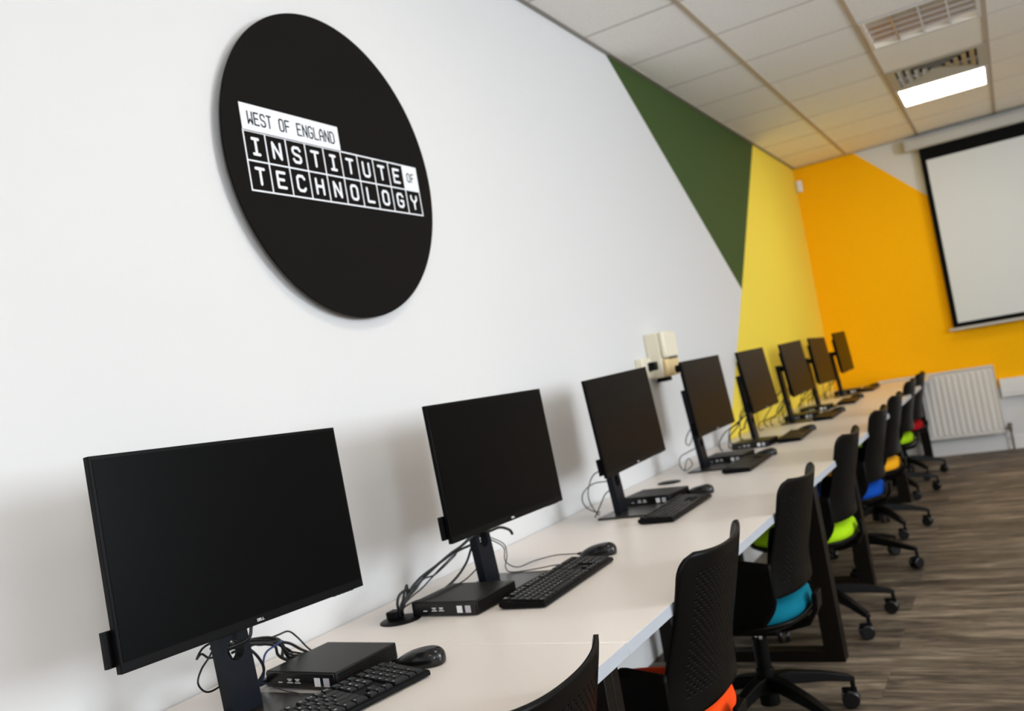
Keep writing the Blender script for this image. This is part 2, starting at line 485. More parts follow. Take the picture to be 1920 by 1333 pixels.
# corner motion sensor
b = MB(); vs = []
pr = [(-.03, 0), (.03, 0), (.032, .03), (.022, .05), (-.022, .05), (-.032, .03)]
t = thing('motion_sensor', 'small white motion sensor high in the corner where yellow meets orange', 'sensor', (L - .047, -.047, 2.755), 3 * PI / 4 + PI)
b.rings([[(x, y, z) for x, y in pr] for z in (-.055, -.045, .045, .055)])
b.build('body', M['trim'], t, bevel=.005)
b = MB(); b.rings([[(x * .55, .0495 + .012 * (1 - (x / .02) ** 2 * .3) - (.0 if k else .012), z) for k, x in enumerate((-.02, .02))][::1] + [(.011, .05, z), (-.011, .05, z)] for z in (-.03, .005)])
b.build('lens', M['lightwhite'], t)

# ------------------------------------------------------------------ wall box group beside the third/fourth monitors
t = thing('wall_dispenser', 'cream plastic box fixed to the white wall above the third and fourth monitors', 'wall box', (4.31, 0, 1.20))
b = MB(); b.box(-.09, .10, -.075, 0, .005, .232); b.build('body', M['cream'], t, bevel=.008)
b = MB(); b.box(-.09, .10, -.105, -.0755, .10, .232); b.build('front_cover', M['cream'], t, bevel=.010)
b = MB(); b.box(-.085, .10, -.100, -.0755, .008, .094); b.build('lower_cover', M['creamd'], t, bevel=.008)
b = MB(); b.box(-.04, .07, -.106, -.100, .094, .101); b.build('slot', M['ventdark'], t)
b = MB(); b.box(-.06, .03, -.07, -.02, -.016, .005); b.build('outlet', M['black'], t, bevel=.004)
b = MB(); b.cyl((.03, -.10, .035), (.03, -.135, .035), .02); b.build('knob', M['black'], t, smooth='auto')
t = thing('wall_socket', 'small cream socket on the wall left of the cream box', 'socket', (4.12, 0, 1.26))
b = MB(); b.box(-.075, .05, -.04, 0, -.05, .055); b.build('plate', M['cream'], t, bevel=.006)
b = MB(); b.box(-.01, .04, -.075, -.0405, -.012, .03); b.build('plug', M['black'], t, bevel=.005)

# ------------------------------------------------------------------ round sign
def strokes(b, ch, ox, oz, w_, h_, sw, y0, y1, wide=True, mi=0):
    """letter from straight strokes, on a 4x6 grid, in the plane x-z"""
    c = .9
    G = {
        'W': [[(0, 6), (0, 0), (2, 2.4), (4, 0), (4, 6)]], 'E': [[(4, 6), (0, 6), (0, 0), (4, 0)], [(0, 3.1), (3.2, 3.1)]],
        'S': [[(4, 5), (3.2, 6), (.8, 6), (0, 5.2), (0, 4.1), (.7, 3.3), (3.3, 2.7), (4, 1.9), (4, .8), (3.2, 0), (.8, 0), (0, 1)]],
        'T': [[(0, 6), (4, 6)], [(2, 6), (2, 0)]], 'O': [[(.9, 6), (3.1, 6), (4, 5.1), (4, .9), (3.1, 0), (.9, 0), (0, .9), (0, 5.1), (.9, 6)]],
        'F': [[(4, 6), (0, 6), (0, 0)], [(0, 3.1), (3.2, 3.1)]], 'N': [[(0, 0), (0, 6), (4, 0), (4, 6)]],
        'G': [[(4, 5), (3.1, 6), (.9, 6), (0, 5.1), (0, .9), (.9, 0), (3.1, 0), (4, .9), (4, 2.8), (2.2, 2.8)]],
        'L': [[(0, 6), (0, 0), (4, 0)]], 'A': [[(0, 0), (0, 4), (1.4, 6), (2.6, 6), (4, 4), (4, 0)], [(0, 2.4), (4, 2.4)]],
        'D': [[(0, 0), (0, 6), (2.8, 6), (4, 4.8), (4, 1.2), (2.8, 0), (0, 0)]],
        'I': [[(.5, 6), (3.5, 6)], [(2, 6), (2, 0)], [(.5, 0), (3.5, 0)]], 'U': [[(0, 6), (0, .9), (.9, 0), (3.1, 0), (4, .9), (4, 6)]],
        'C': [[(4, 5), (3.1, 6), (.9, 6), (0, 5.1), (0, .9), (.9, 0), (3.1, 0), (4, 1)]],
        'H': [[(0, 6), (0, 0)], [(4, 6), (4, 0)], [(0, 3.1), (4, 3.1)]], 'Y': [[(0, 6), (0, 4.6), (2, 2.9), (4, 4.6), (4, 6)], [(2, 2.9), (2, 0)]],
    }
    e_ = 0.0
    for pl in G[ch]:
        P = [(ox + x / 4 * w_, oz + z / 6 * h_) for x, z in pl]
        for (xa, za), (xb, zb) in zip(P[:-1], P[1:]):
            e_ += 2.5e-5
            dx, dz = xb - xa, zb - za; ll = math.hypot(dx, dz) or 1; nx, nz = -dz / ll * sw / 2, dx / ll * sw / 2
            y1_ = y1 - e_
            vs = [(xa + nx, y, za + nz) for y in (y0, y1_)] + [(xb + nx, y, zb + nz) for y in (y0, y1_)] + \
                 [(xb - nx, y, zb - nz) for y in (y0, y1_)] + [(xa - nx, y, za - nz) for y in (y0, y1_)]
            b.add([vs[0], vs[2], vs[4], vs[6], vs[1], vs[3], vs[5], vs[7]],
                  [(0, 1, 2, 3), (7, 6, 5, 4), (0, 4, 5, 1), (1, 5, 6, 2), (2, 6, 7, 3), (3, 7, 4, 0)], mi)
        for x, z in P:
            e_ += 2.5e-5
            rg = [[(x + math.cos(a) * sw / 2, y, z + math.sin(a) * sw / 2) for a in [2 * PI * k / 10 for k in range(10)]] for y in (y0, y1 - e_)]
            b.rings(rg, mi=mi)


SX, SZ, SR = 2.0207, 1.9875, .4424
t = thing('wall_sign', 'large round black sign with white lettering on the white wall', 'sign', (SX, 0, SZ))
b = MB(); b.cyl((0, -.023, 0), (0, -.030, 0), SR, n=160); b.build('board', M['sign'], t, bevel=.001)
b = MB(); b.cyl((0, 0, 0), (0, -.0228, 0), .12, n=48); b.build('wall_mount', M['sign'], t)
ox, oz = 1.649 - SX, 1.878 - SZ            # lower left of the letter grid
CW, CH = .0745, .0785
b = MB(); yb0, yb1 = -.0300, -.0308
b.box(ox, ox + .378, yb0, yb1, oz + 2 * CH, oz + 2 * CH + .073); b.build('banner', M['signwhite'], t)
b = MB(); lw_ = .0042
for r in range(3): 
    b.box(ox - lw_ / 2, ox + 10 * CW + lw_ / 2, yb0, yb1, oz + r * CH - lw_ / 2, oz + r * CH + lw_ / 2)
for c in range(11):
    for r in range(2): b.box(ox + c * CW - lw_ / 2, ox + c * CW + lw_ / 2, yb0, yb1, oz + r * CH + lw_ / 2, oz + (r + 1) * CH - lw_ / 2)
b.box(ox + 9 * CW + lw_ / 2, ox + 10 * CW - lw_ / 2, yb0, yb1, oz + CH + lw_ / 2, oz + 2 * CH - lw_ / 2)
b.build('letter_grid', M['signwhite'], t)
for r, word in ((1, 'INSTITUTE'), (0, 'TECHNOLOGY')):
    for c, ch in enumerate(word):
        b = MB(); strokes(b, ch, ox + c * CW + .0235, oz + r * CH + .0190, .0275, .0405, .0078, yb0, yb1); b.build('letter', M['signwhite'], t)
for c, ch in enumerate('WEST OF ENGLAND'):
    if ch == ' ': continue
    b = MB(); strokes(b, ch, ox + .024 + c * .0226, oz + 2 * CH + .020, .0150, .032, .0040, yb1, yb1 - .0006); b.build('letter', M['sign'], t)
for c, ch in enumerate('OF'):
    b = MB(); strokes(b, ch, ox + 9 * CW + .019 + c * .0215, oz + CH + .027, .0135, .027, .0034, yb1, yb1 - .0006); b.build('letter', M['sign'], t)

# ------------------------------------------------------------------ desks
DZ = .748
inset = [0, 0, 0, .03, .065, .06]
seams = [-.62, 1.575, 3.63, 4.70, 6.87, 8.905]
dl = ['cream-topped desk nearest the camera, under the first monitor', 'long cream-topped desk under the second and third monitors', 'short cream-topped desk under the fourth monitor',
      'cream-topped desk under the fifth and sixth monitors', 'cream-topped desk at the far end against the radiator']
for k in range(5):
    x0, x1 = seams[k], seams[k + 1]
    t = thing('desk', dl[k], 'desk', ((x0 + x1) / 2, -.44, 0), 0, 'desks in a row along the left wall')
    w2 = (x1 - x0) / 2
    b = MB(); b.box(-w2 + .0005, w2 - .0005, -.432, .434, DZ - .0255, DZ); 
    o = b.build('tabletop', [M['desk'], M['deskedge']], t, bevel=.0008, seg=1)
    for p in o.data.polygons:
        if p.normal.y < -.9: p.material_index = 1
    for s_ in (-1, 1):
        xx = s_ * (w2 - .018)
        b = MB(); ya, yb, ww = -.385 + inset[k + (s_ > 0)], .37, .075
        X0, X1 = xx - .0165, xx + .0165; zt_ = DZ - .026
        b.box(X0, X1, ya, ya + ww, 0, zt_); b.box(X0, X1, yb - ww, yb, 0, zt_)
        b.box(X0, X1, ya + ww, yb - ww, 0.0, .045); b.box(X0, X1, ya + ww, yb - ww, zt_ - .05, zt_)
        b.build('leg_frame', M['leg'], t, bevel=.002)
    b = MB(); b.box(-w2 + .035, w2 - .035, -.02, .02, DZ - .066, DZ - .026); b.build('crossbar', M['leg'], t)

# ------------------------------------------------------------------ monitors
PW, PH = .581, .338
ORD = ['nearest the camera', 'second from the camera', 'third from the camera', 'fourth from the camera', 'fifth from the camera',
       'sixth from the camera', 'seventh from the camera', 'at the far end of the desks']
MON = [([1.152, -0.36, 0.929], [0.013, 0.063, -0.04]), ([2.052, -0.378, 0.925], [-0.013, 0.043, -0.011]),
       ([3.029, -0.355, 0.928], [-0.005, 0.057, 0.023]), ([4.008, -0.363, 0.931], [0.004, 0.063, 0.007]),
       ([4.987, -0.354, 0.932], [0.005, 0.104, 0.009]), ([5.919, -0.372, 0.936], [-0.02, 0.094, 0.014]),
       ([6.818, -0.363, 0.936], [-0.008, 0.075, -0.019]), ([7.917, -0.343, 0.952], [-0.003, 0.073, 0.011])]
MONLBL = ['large black flat monitor nearest the camera, with wide empty screen', 'black flat monitor second from the camera, below the round sign',
          'black flat monitor third from the camera, left of the cream wall box', 'black flat monitor fourth from the camera, right of the cream wall box',
          'black flat monitor fifth from the camera, in front of where the yellow paint starts', 'black flat monitor sixth from the camera, against the yellow wall',
          'black flat monitor seventh from the camera, seen across yellow and orange', 'black flat monitor farthest from the camera, against the orange wall']
STX = [1.178, 2.083, 3.035, 4.065, 5.02, 5.97, 6.90, 7.93]       # stand column x
meshes = {}


def panel_meshes():
    # local frame: x along width, y towards the wall (depth), z up; origin at bottom centre of the front
    a = MB(); a.box(-PW / 2, PW / 2, 0, .012, 0, PH)
    a.box(-PW / 2 + .06, PW / 2 - .06, .0125, .035, .05, PH - .05); a.box(-.06, .06, .0355, .044, PH / 2 - .06, PH / 2 + .06)
    s_ = MB(); s_.box(-PW / 2 + .006, PW / 2 - .006, -.0008, 0, .016, PH - .006)
    l_ = MB()
    for k, ch in enumerate('DELL'): strokes(l_, ch, -.0085 + k * .0044, .0055, .0032, .0042, .0008, -.0004, 0)
    bt = MB()
    for k in range(5): bt.box(.20 + k * .013, .208 + k * .013, .002, .009, -.0012, .0005)
    tb = MB(); tb.box(-PW / 2 - .012, -PW / 2 + .01, .014, .022, .012, .068)
    return a, s_, l_, bt, tb


def make_monitor(i):
    (x, y, z), (yaw, tilt, roll) = MON[i]
    t = thing('monitor', MONLBL[i], 'monitor', (STX[i], -.25, DZ), 0, 'monitors along the desk')
    mt = Matrix.Translation((x - STX[i], y + .25, z - DZ)) @ Matrix.Rotation(yaw, 4, 'Z') @ Matrix.Rotation(-tilt, 4, 'X') @ Matrix.Rotation(-roll, 4, 'Y')
    if not meshes:
        a, s_, l_, bt, tb = panel_meshes()
        h = a.build('housing', M['bezel'], t, bevel=.0012)
        sc = s_.build('screen', M['screen'], t); lo = l_.build('logo', M['legend'], h)
        bu = bt.build('button_strip', M['blackg'], h); ta = tb.build('side_tab', [M['bezel'], M['silver']], t)
        # column with a round cable hole, base, bracket
        c = MB(); cw, hz, r, y0, y1 = .036, .125, .020, -.012, .012; n = 32
        inner = [(math.cos(2 * PI * k / n) * r, hz + math.sin(2 * PI * k / n) * r) for k in range(n)]
        outer = []
        for k in range(n):
            a_ = 2 * PI * k / n; cc, ss = math.cos(a_), math.sin(a_); q = cw / max(abs(cc), abs(ss)); outer.append((cc * q, hz + ss * q))
        for k in range(n):
            j = (k + 1) % n
            for yy in (y0, y1): c.add([(inner[k][0], yy, inner[k][1]), (inner[j][0], yy, inner[j][1]), (outer[j][0], yy, outer[j][1]), (outer[k][0], yy, outer[k][1])], [(0, 1, 2, 3)])
            c.add([(inner[k][0], y0, inner[k][1]), (inner[j][0], y0, inner[j][1]), (inner[j][0], y1, inner[j][1]), (inner[k][0], y1, inner[k][1])], [(0, 1, 2, 3)])
            if abs(abs(outer[k][0]) - cw) < 1e-6 and abs(abs(outer[j][0]) - cw) < 1e-6:
                c.add([(outer[k][0], y0, outer[k][1]), (outer[j][0], y0, outer[j][1]), (outer[j][0], y1, outer[j][1]), (outer[k][0], y1, outer[k][1])], [(0, 1, 2, 3)])
        c.box(-cw, cw, y0, y1, .008, hz - cw); c.box(-cw, cw, y0, y1, hz + cw, .385)
        co = c.build('stand_column', M['stand'], t); co.rotation_euler = (-.075, 0, 0)
        bs = MB(); bs.box(-.10, .098, -.135, .055, 0, .008); bo = bs.build('stand_base', M['base'], t, bevel=.003)
        meshes.update(housing=h, screen=sc, logo=lo, button=bu, tab=ta, column=co, base=bo)
        H_ = [h, sc, ta]
    else:
        H_ = []
        h = meshes['housing'].copy(); COL.objects.link(h); h.parent = t; H_.append(h)
        for k in ('screen', 'tab'):
            o = meshes[k].copy(); COL.objects.link(o); o.parent = t; H_.append(o)
        for k in ('logo', 'button'):
            o = meshes[k].copy(); COL.objects.link(o); o.parent = h
        for k in ('column', 'base'):
            o = meshes[k].copy(); COL.objects.link(o); o.parent = t
    for o in H_: o.matrix_local = mt
    # bracket: from the column head to the back of the panel
    pb = mt @ Vector((0, .043, PH / 2)); pc = Vector((0, .016, .362))
    b = MB(); b.tube([pc, (pc + pb) / 2 + Vector((0, 0, .002)), pb], .018, n=14, smooth=1)
    b.build('bracket', M['black'], t, smooth='auto')
    return t


monitors = [make_monitor(i) for i in range(8)]

# ------------------------------------------------------------------ small computers
def make_pc():
    t = thing('mini_computer', '', 'computer', (0, 0, 0), 0, 'mini computers beside the monitors')
    b = MB(); b.box(-.091, .091, -.1, .1, .002, .036); b.build('case', M['pctop'], t, bevel=.0025)
    b = MB(); b.box(-.0945, -.0912, -.097, .097, .004, .034); f = b.build('front_panel', M['blackg'], t, bevel=.001)
    b = MB()                              # stickers and port marks on the front panel
    x0, x1 = -.0950, -.0946
    b.box(x0, x1, -.058, -.042, .009, .026); b.build('sticker', M['signwhite'], f)
    b = MB(); b.box(x0, x1, -.083, -.067, .009, .026); b.build('sticker', M['silver'], f)
    b = MB()
    for yy in (.028, .006):
        for zz, ww in ((.021, .013), (.018, .009), (.014, .016)):
            b.box(x0, x1, yy - ww * .5, yy + ww * .5, zz, zz + .0016)
    b.box(x0, x1, .05, .062, .014, .016)
    b.build('port_marks', M['legend'], f)
    b = MB()
    for r in range(5):
        for c in range(26):
            cx = -.083 + c * .0066 + (r % 2) * .0033; cz = .0065 + r * .0057
            rg = [[(cx + math.cos(PI / 6 + k * PI / 3) * rr, y, cz + math.sin(PI / 6 + k * PI / 3) * rr) for k in range(6)] for rr, y in ((.0030, -.1001), (.0030, -.1010), (.0022, -.1010), (.0022, -.1002))]
            b.rings(rg, cap0=False, cap1=True)
    b.build('vent_grille', M['pctop'], t)
    for yy in (-.08, .08):
        b = MB()
        for xx in (-.07, .07): b.cyl((xx, yy, 0), (xx, yy, .0025), .008, n=12)
        b.build('rubber_feet', M['black'], t)
    return t


PCL = ['small flat black computer between the nearest monitor stand and its keyboard', 'small flat black computer in front of the second monitor stand, with two stickers',
       'small flat black computer right of the third monitor stand', 'small flat black computer right of the fourth monitor stand',
       'small flat black computer at the fifth monitor stand', 'small flat black computer at the sixth monitor stand',
       'small flat black computer at the seventh monitor stand', 'small flat black computer at the farthest monitor stand']
PCP = [(1.400, -.276, -.05, 0), (1.880, -.298, -.03, 0), (3.262, -.305, -.08, 0), (4.282, -.305, -.06, 0), (4.80, -.30, -.05, 0), (6.19, -.27, -.0, 0), (6.70, -.27, .0, 0), (8.15, -.26, 0, 0)]
pc0 = make_pc()
for i, (x, y, rz, _) in enumerate(PCP):
    if i == 0: pc0.location = (x, y, DZ); pc0.rotation_euler = (0, 0, rz); pc0['label'] = PCL[0]
    else: dup(pc0, (x, y, DZ), rz, PCL[i])

# ------------------------------------------------------------------ keyboards and mice
GLY = {}
def glyph_mesh(ch):
    if ch in GLY: return GLY[ch]
    cu = bpy.data.curves.new('glyph', 'FONT'); cu.body = ch; cu.size = .0064; cu.offset = .00012; cu.resolution_u = 2
    o = bpy.data.objects.new('glyph', cu); COL.objects.link(o)
    dg = bpy.context.evaluated_depsgraph_get(); dg.update()
    me = o.evaluated_get(dg).to_mesh()
    r = ([tuple(v.co) for v in me.vertices], [tuple(p.vertices) for p in me.polygons])
    bpy.data.objects.remove(o); bpy.data.curves.remove(cu)
    GLY[ch] = r; return r


def key_layout():
    U = .01905; K = []       # (x, y, w, legend) in units; x from left, y row from front 0..5.25
    row = lambda y, xs, items: [xs.__setitem__(0, xs[0] + it[1]) or K.append((xs[0] - it[1], y, it[1], it[0])) for it in items]
    f = 5.25
    K.append((0, f, 1, 'Esc'))
    for g_, st in enumerate((2, 6.5, 11)):
        for k in range(4): K.append((st + k, f, 1, 'F%d' % (g_ * 4 + k + 1)))
    row(4, [0], [(c, 1) for c in '`1234567890-='] + [('<', 2)])
    row(3, [0], [('>', 1.5)] + [(c, 1) for c in 'QWERTYUIOP[]'] + [('\\', 1.5)])
    row(2, [0], [('A', 1.75)] + [(c, 1) for c in "ASDFGHJKL;'"] + [('<', 2.25)])
    row(1, [0], [('^', 2.25)] + [(c, 1) for c in 'ZXCVBNM,./'] + [('^', 2.75)])
    row(0, [0], [('C', 1.5), ('W', 1.25), ('A', 1.25), ('', 5.75), ('A', 1.25), ('W', 1.25), ('C', 1.25), ('F', 1.5)])
    for k in range(3):
        K.append((15.25 + k, f, 1, 'PSB'[k])); K.append((15.25 + k, 4, 1, 'IHU'[k])); K.append((15.25 + k, 3, 1, 'DED'[k])); K.append((15.25 + k, 0, 1, '<v>'[k]))
    K.append((16.25, 1, 1, '^'))
    for k in range(4): K.append((18.5 + k, f, 1, ''))
    for k, c in enumerate('N/*-'): K.append((18.5 + k, 4, 1, c))
    for r_, s_ in ((3, '789'), (2, '456'), (1, '123')):
        for k, c in enumerate(s_): K.append((18.5 + k, r_, 1, c))
    K.append((18.5, 0, 2, '0')); K.append((20.5, 0, 1, '.')); K.append((21.5, 2, -1, '+')); K.append((21.5, 0, -1, '<'))
    return K, U


def key_mb(b, kx, ky, kw, leg, U, blue=False):
    hgt = 1.0
    if kw < 0: kw = 1; hgt = 2.0
    x0 = -.2135 + kx * U * .985 + .0012; x1 = x0 + kw * U * .985 - .0022
    y0 = -.0585 + ky * U * .985 + .0010; y1 = y0 + hgt * U * .985 - .0022
    zf = lambda y: .0155 + (y + .06) * .055
    i_ = .0014
    vs = [(x0, y0, zf(y0) - .003), (x1, y0, zf(y0) - .003), (x1, y1, zf(y1) - .003), (x0, y1, zf(y1) - .003),
          (x0, y0, zf(y0) + .0005), (x1, y0, zf(y0) + .0005), (x1, y1, zf(y1) + .0005), (x0, y1, zf(y1) + .0005),
          (x0 + i_, y0 + i_, zf(y0) + .0035), (x1 - i_, y0 + i_, zf(y0) + .0035), (x1 - i_, y1 - i_, zf(y1) + .0035), (x0 + i_, y1 - i_, zf(y1) + .0035)]
    fs = [(8, 9, 10, 11)]
    for a, c in ((0, 4), (4, 8)):
        for k in range(4): fs.append((a + k, a + (k + 1) % 4, c + (k + 1) % 4, c + k))
    b.add(vs, fs, 0)
    if leg and len(leg) >= 1:
        xx = x0 + .003
        for ch in leg[:3]:
            v_, f_ = glyph_mesh(ch)
            if v_:
                b.add([(xx + p[0] * (.8 if len(leg) > 1 else 1), y1 - .0090 + p[1], zf(y1 - .0090 + p[1]) + .0037) for p in v_], f_, 2 if blue else 1)
                xx += .0034


def make_keyboard(detail):
    t = thing('keyboard', '', 'keyboard', (0, 0, 0), 0, 'keyboards along the desk')
    b = MB()
    X, Y0, Y1 = .2213, -.0635, .0635
    pr = [(Y0, .003), (Y0, .011), (Y0 + .004, .0135), (Y1 - .012, .0135 + .119 * .055 + .001), (Y1 - .003, .0195), (Y1, .016), (Y1, .008), (Y1 - .01, .003)]
    b.rings([[(x, y, z) for y, z in pr] for x in (-X, X)])
    body = b.build('body', M['black'], t, bevel=.0018)
    K, U = key_layout()
    if detail:
        rest = MB()
        for n_, (kx, ky, kw, lg) in enumerate(sorted(K, key=lambda k: -k[0])):
            blue = ky == 5.25 and 15 < kx < 18.2 or (ky == 5.25 and kx > 18)
            if n_ < 98:
                q = MB(); key_mb(q, kx, ky, kw, lg, U, blue); q.build('key', [M['key'], M['legend'], M['legblue']], t)
            else: key_mb(rest, kx, ky, kw, lg, U, blue)
        o = rest.build('keys', [M['key'], M['legend'], M['legblue']], t); o['kind'] = 'stuff'
    else:
        q = MB()
        for (kx, ky, kw, lg) in K: key_mb(q, kx, ky, kw, '', U)
        o = q.build('keys', M['key'], t); o['kind'] = 'stuff'
    b = MB()
    for s_ in (-1, 1): b.box(s_ * .19 - .01, s_ * .19 + .01, .045, .055, 0, .0035); b.box(s_ * .19 - .01, s_ * .19 + .01, -.055, -.05, 0, .0035)
    b.build('feet', M['black'], t)
    return t


KBL = ['full-size black keyboard nearest the camera, with white key legends', 'full-size black keyboard in front of the second monitor',
       'black keyboard in front of the third monitor', 'black keyboard in front of the fourth monitor', 'black keyboard in front of the fifth monitor',
       'black keyboard in front of the sixth monitor', 'black keyboard in front of the seventh monitor', 'black keyboard at the far end of the desks, near the radiator']
KBP = [(1.180, -.436, -.17), (2.046, -.489, .03), (3.00, -.478, .01), (4.03, -.462, .03), (5.02, -.47, .05), (6.06, -.46, .02), (7.12, -.43, .05), (8.25, -.42, .0)]
kbA = make_keyboard(True); kbB = make_keyboard(False)
for i, (x, y, rz) in enumerate(KBP):
    if i == 0: k = kbA; k.location = (x, y, DZ); k.rotation_euler = (0, 0, rz)
    elif i < 3: k = dup(kbA, (x, y, DZ), rz)
    elif i == 3: k = kbB; k.location = (x, y, DZ); k.rotation_euler = (0, 0, rz)
    else: k = dup(kbB, (x, y, DZ), rz)
    k['label'] = KBL[i]


def make_mouse():
    t = thing('mouse', '', 'computer mouse', (0, 0, 0), 0, 'mice at the ends of the keyboards')
    b = MB(); rings = []; n = 28
    Lm, Wm = .058, .031
    for k in range(13):
        a = k / 12 * PI / 2 * .985
        s_ = math.cos(a) ** .55; z = .029 * math.sin(a) ** .9
        rg = []
        for i in range(n):
            th = 2 * PI * i / n; c, sn = math.cos(th), math.sin(th)
            x = Wm * s_ * math.copysign(abs(c) ** .85, c) * (1 - .10 * math.sin(th))
            y = Lm * s_ * math.copysign(abs(sn) ** .9, sn)
            zz = .004 + z * (1 - .28 * (y / Lm) - .12 * (y / Lm) ** 2)
            y -= z * .25
            rg.append((x, y, zz))
        rings.append(rg)
    base = [(p[0] * .95, p[1] * .96, 0.0005) for p in rings[0]]
    b.rings([base] + rings); b.build('shell', M['blackg'], t, smooth=True)
    b = MB(); b.cyl((-.003, .034, .0150), (.003, .034, .0150), .007, n=20); b.build('scroll_wheel', M['black'], t, smooth='auto')
    b = MB(); b.cyl((0, .053, .010), (0, .066, .009), .0045, .003, n=12); b.build('cable_boot', M['black'], t, smooth='auto')
    return t


MOL = ['black mouse at the right end of the nearest keyboard', 'black mouse at the right end of the second keyboard', 'black mouse at the end of the third keyboard',
       'black mouse at the end of the fourth keyboard', 'black mouse at the end of the fifth keyboard', 'black mouse at the end of the sixth keyboard',
       'black mouse at the end of the seventh keyboard', 'black mouse at the end of the farthest keyboard']
MOP = [(1.452, -.462, .10), (2.362, -.455, .05), (3.33, -.455, .0), (4.32, -.47, .1), (5.30, -.47, 0), (6.33, -.47, .1), (7.40, -.44, 0), (8.52, -.42, 0)]
mo = make_mouse()
for i, (x, y, rz) in enumerate(MOP):
    if i == 0: mo.location = (x, y, DZ); mo.rotation_euler = (0, 0, rz); mo['label'] = MOL[0]
    else: dup(mo, (x, y, DZ), rz, MOL[i])

# ------------------------------------------------------------------ desk grommets
GR = [(1.765, -.175, 'round black cable cap on the desk, left of the second computer'), (3.735, -.185, 'round black cable cap on the empty desk between third and fourth monitors')]
for i, (x, y, lb) in enumerate(GR):
    t = thing('cable_grommet', lb, 'grommet', (x, y, DZ), 0, 'cable grommets in the desk')
    b = MB(); b.rings([[(math.cos(2 * PI * k / 40) * r, math.sin(2 * PI * k / 40) * r, z) for k in range(40)] for r, z in ((.052, 0), (.052, .002), (.049, .004), (.03, .005))])
    b.build('cap', M['black'], t, smooth='auto')
    if i == 0:
        b = MB(); b.box(-.012, .02, .0, .035, .0052, .024); b.build('plug', M['black'], t, bevel=.003)

# ------------------------------------------------------------------ cables
def cable(label, group, pts, r=.0022, m='cable', sm=8):
    b = MB(); b.tube(pts, r, n=8, smooth=sm)
    return tag(b.build('cable', M[m], smooth=True), label, 'cable', group)


G1, G2, G3 = 'cables behind the nearest monitor', 'cables behind the second monitor', 'cables behind the third monitor'
T1 = 'black cable in the tangle between the nearest stand and computer'
zc = DZ + .003
cable('black cable looping down left of the nearest monitor stand', G1, [(1.20, -.24, .93), (1.168, -.215, .89), (1.158, -.20, .866), (1.136, -.20, .85), (1.124, -.20, .828), (1.141, -.20, .806), (1.172, -.205, .808), (1.20, -.22, .83), (1.24, -.21, .85)], .0019)
cable('short black cable loop under the left of the nearest screen', G1, [(1.20, -.22, .90), (1.182, -.18, .885), (1.160, -.18, .880), (1.145, -.18, .866), (1.158, -.18, .872), (1.176, -.18, .858), (1.20, -.19, .86), (1.235, -.19, .86)], .0022)
cable('thin black cable arching highest behind the nearest computer', G1, [(1.235, -.19, .87), (1.300, -.15, .852), (1.344, -.15, .839), (1.384, -.15, .836), (1.414, -.15, .834), (1.437, -.15, .814), (1.464, -.16, .775), (1.50, -.165, .768)], .0020)
cable(T1, G1, [(1.20, -.20, .865), (1.279, -.17, .857), (1.309, -.17, .840), (1.354, -.17, .830), (1.392, -.17, .815), (1.433, -.16, .788), (1.47, -.155, .766)], .0032)
cable(T1, G1, [(1.20, -.21, .875), (1.26, -.19, .857), (1.306, -.19, .842), (1.342, -.18, .825), (1.361, -.165, .800), (1.40, -.155, .775), (1.45, -.15, .763)], .0032)
cable(T1, G1, [(1.20, -.215, .86), (1.27, -.185, .850), (1.33, -.17, .838), (1.37, -.16, .822), (1.40, -.155, .79), (1.44, -.145, .772)], .0028)
cable(T1, G1, [(1.20, -.215, .87), (1.244, -.21, .853), (1.268, -.21, .825), (1.284, -.20, .795), (1.288, -.17, .765), (1.33, -.15, .756), (1.42, -.14, .756)], .0030)
cable('blue cable hanging between the nearest stand and computer', G1, [(1.355, -.19, .832), (1.329, -.20, .833), (1.299, -.20, .828), (1.286, -.20, .811), (1.290, -.19, .780), (1.296, -.16, .757), (1.36, -.15, .753)], .0022, 'cableblue')
cable(T1, G1, [(1.236, -.20, .862), (1.248, -.20, .844), (1.259, -.20, .810), (1.267, -.19, .785), (1.29, -.165, .768), (1.34, -.15, .758), (1.41, -.14, .757)], .0024)
cable('black cable hanging from beneath the nearest screen', G1, [(1.205, -.30, .945), (1.196, -.285, .915), (1.190, -.28, .892), (1.175, -.262, .884), (1.160, -.245, .882), (1.165, -.20, .88)], .0032)
cable('hair-thin black cable lying across the nearest stand base', G1, [(1.284, -.165, .80), (1.268, -.175, .79), (1.262, -.225, .776), (1.266, -.27, .762), (1.262, -.31, .7585), (1.23, -.345, .7585), (1.20, -.365, .7585)], .0011)

random.seed(11)
for k in range(5):
    j = lambda a: random.uniform(-a, a)
    cable(T1, G1, [(1.20 + j(.01), -.205, .872 + j(.01)), (1.27 + j(.01), -.18, .852 + j(.012)), (1.335 + j(.015), -.165, .838 + j(.012)), (1.385 + j(.015), -.15, .818 + j(.015)), (1.41 + j(.02), -.145, .785 + j(.012)), (1.45 + j(.02), -.135, .768), (1.49, -.12 + j(.015), .756)], .0022 + .0012 * random.random())
for k in range(2):
    j = lambda a: random.uniform(-a, a)
    cable(T1, G1, [(1.19, -.20, .89 + j(.01)), (1.225 + j(.01), -.19, .84 + j(.01)), (1.245 + j(.01), -.185, .80 + j(.01)), (1.275 + j(.01), -.165, .768 + j(.006)), (1.31, -.145, .757), (1.40, -.13 + j(.01), .756)], .0026)
T2 = 'black cable running from the second monitor down to the desk'
cable(T2, G2, [(2.06, -.30, .945), (1.953, -.28, .895), (1.918, -.25, .874), (1.883, -.22, .851), (1.850, -.20, .836), (1.824, -.185, .818), (1.806, -.178, .80), (1.787, -.17, .785), (1.780, -.165, .766)], .0036)
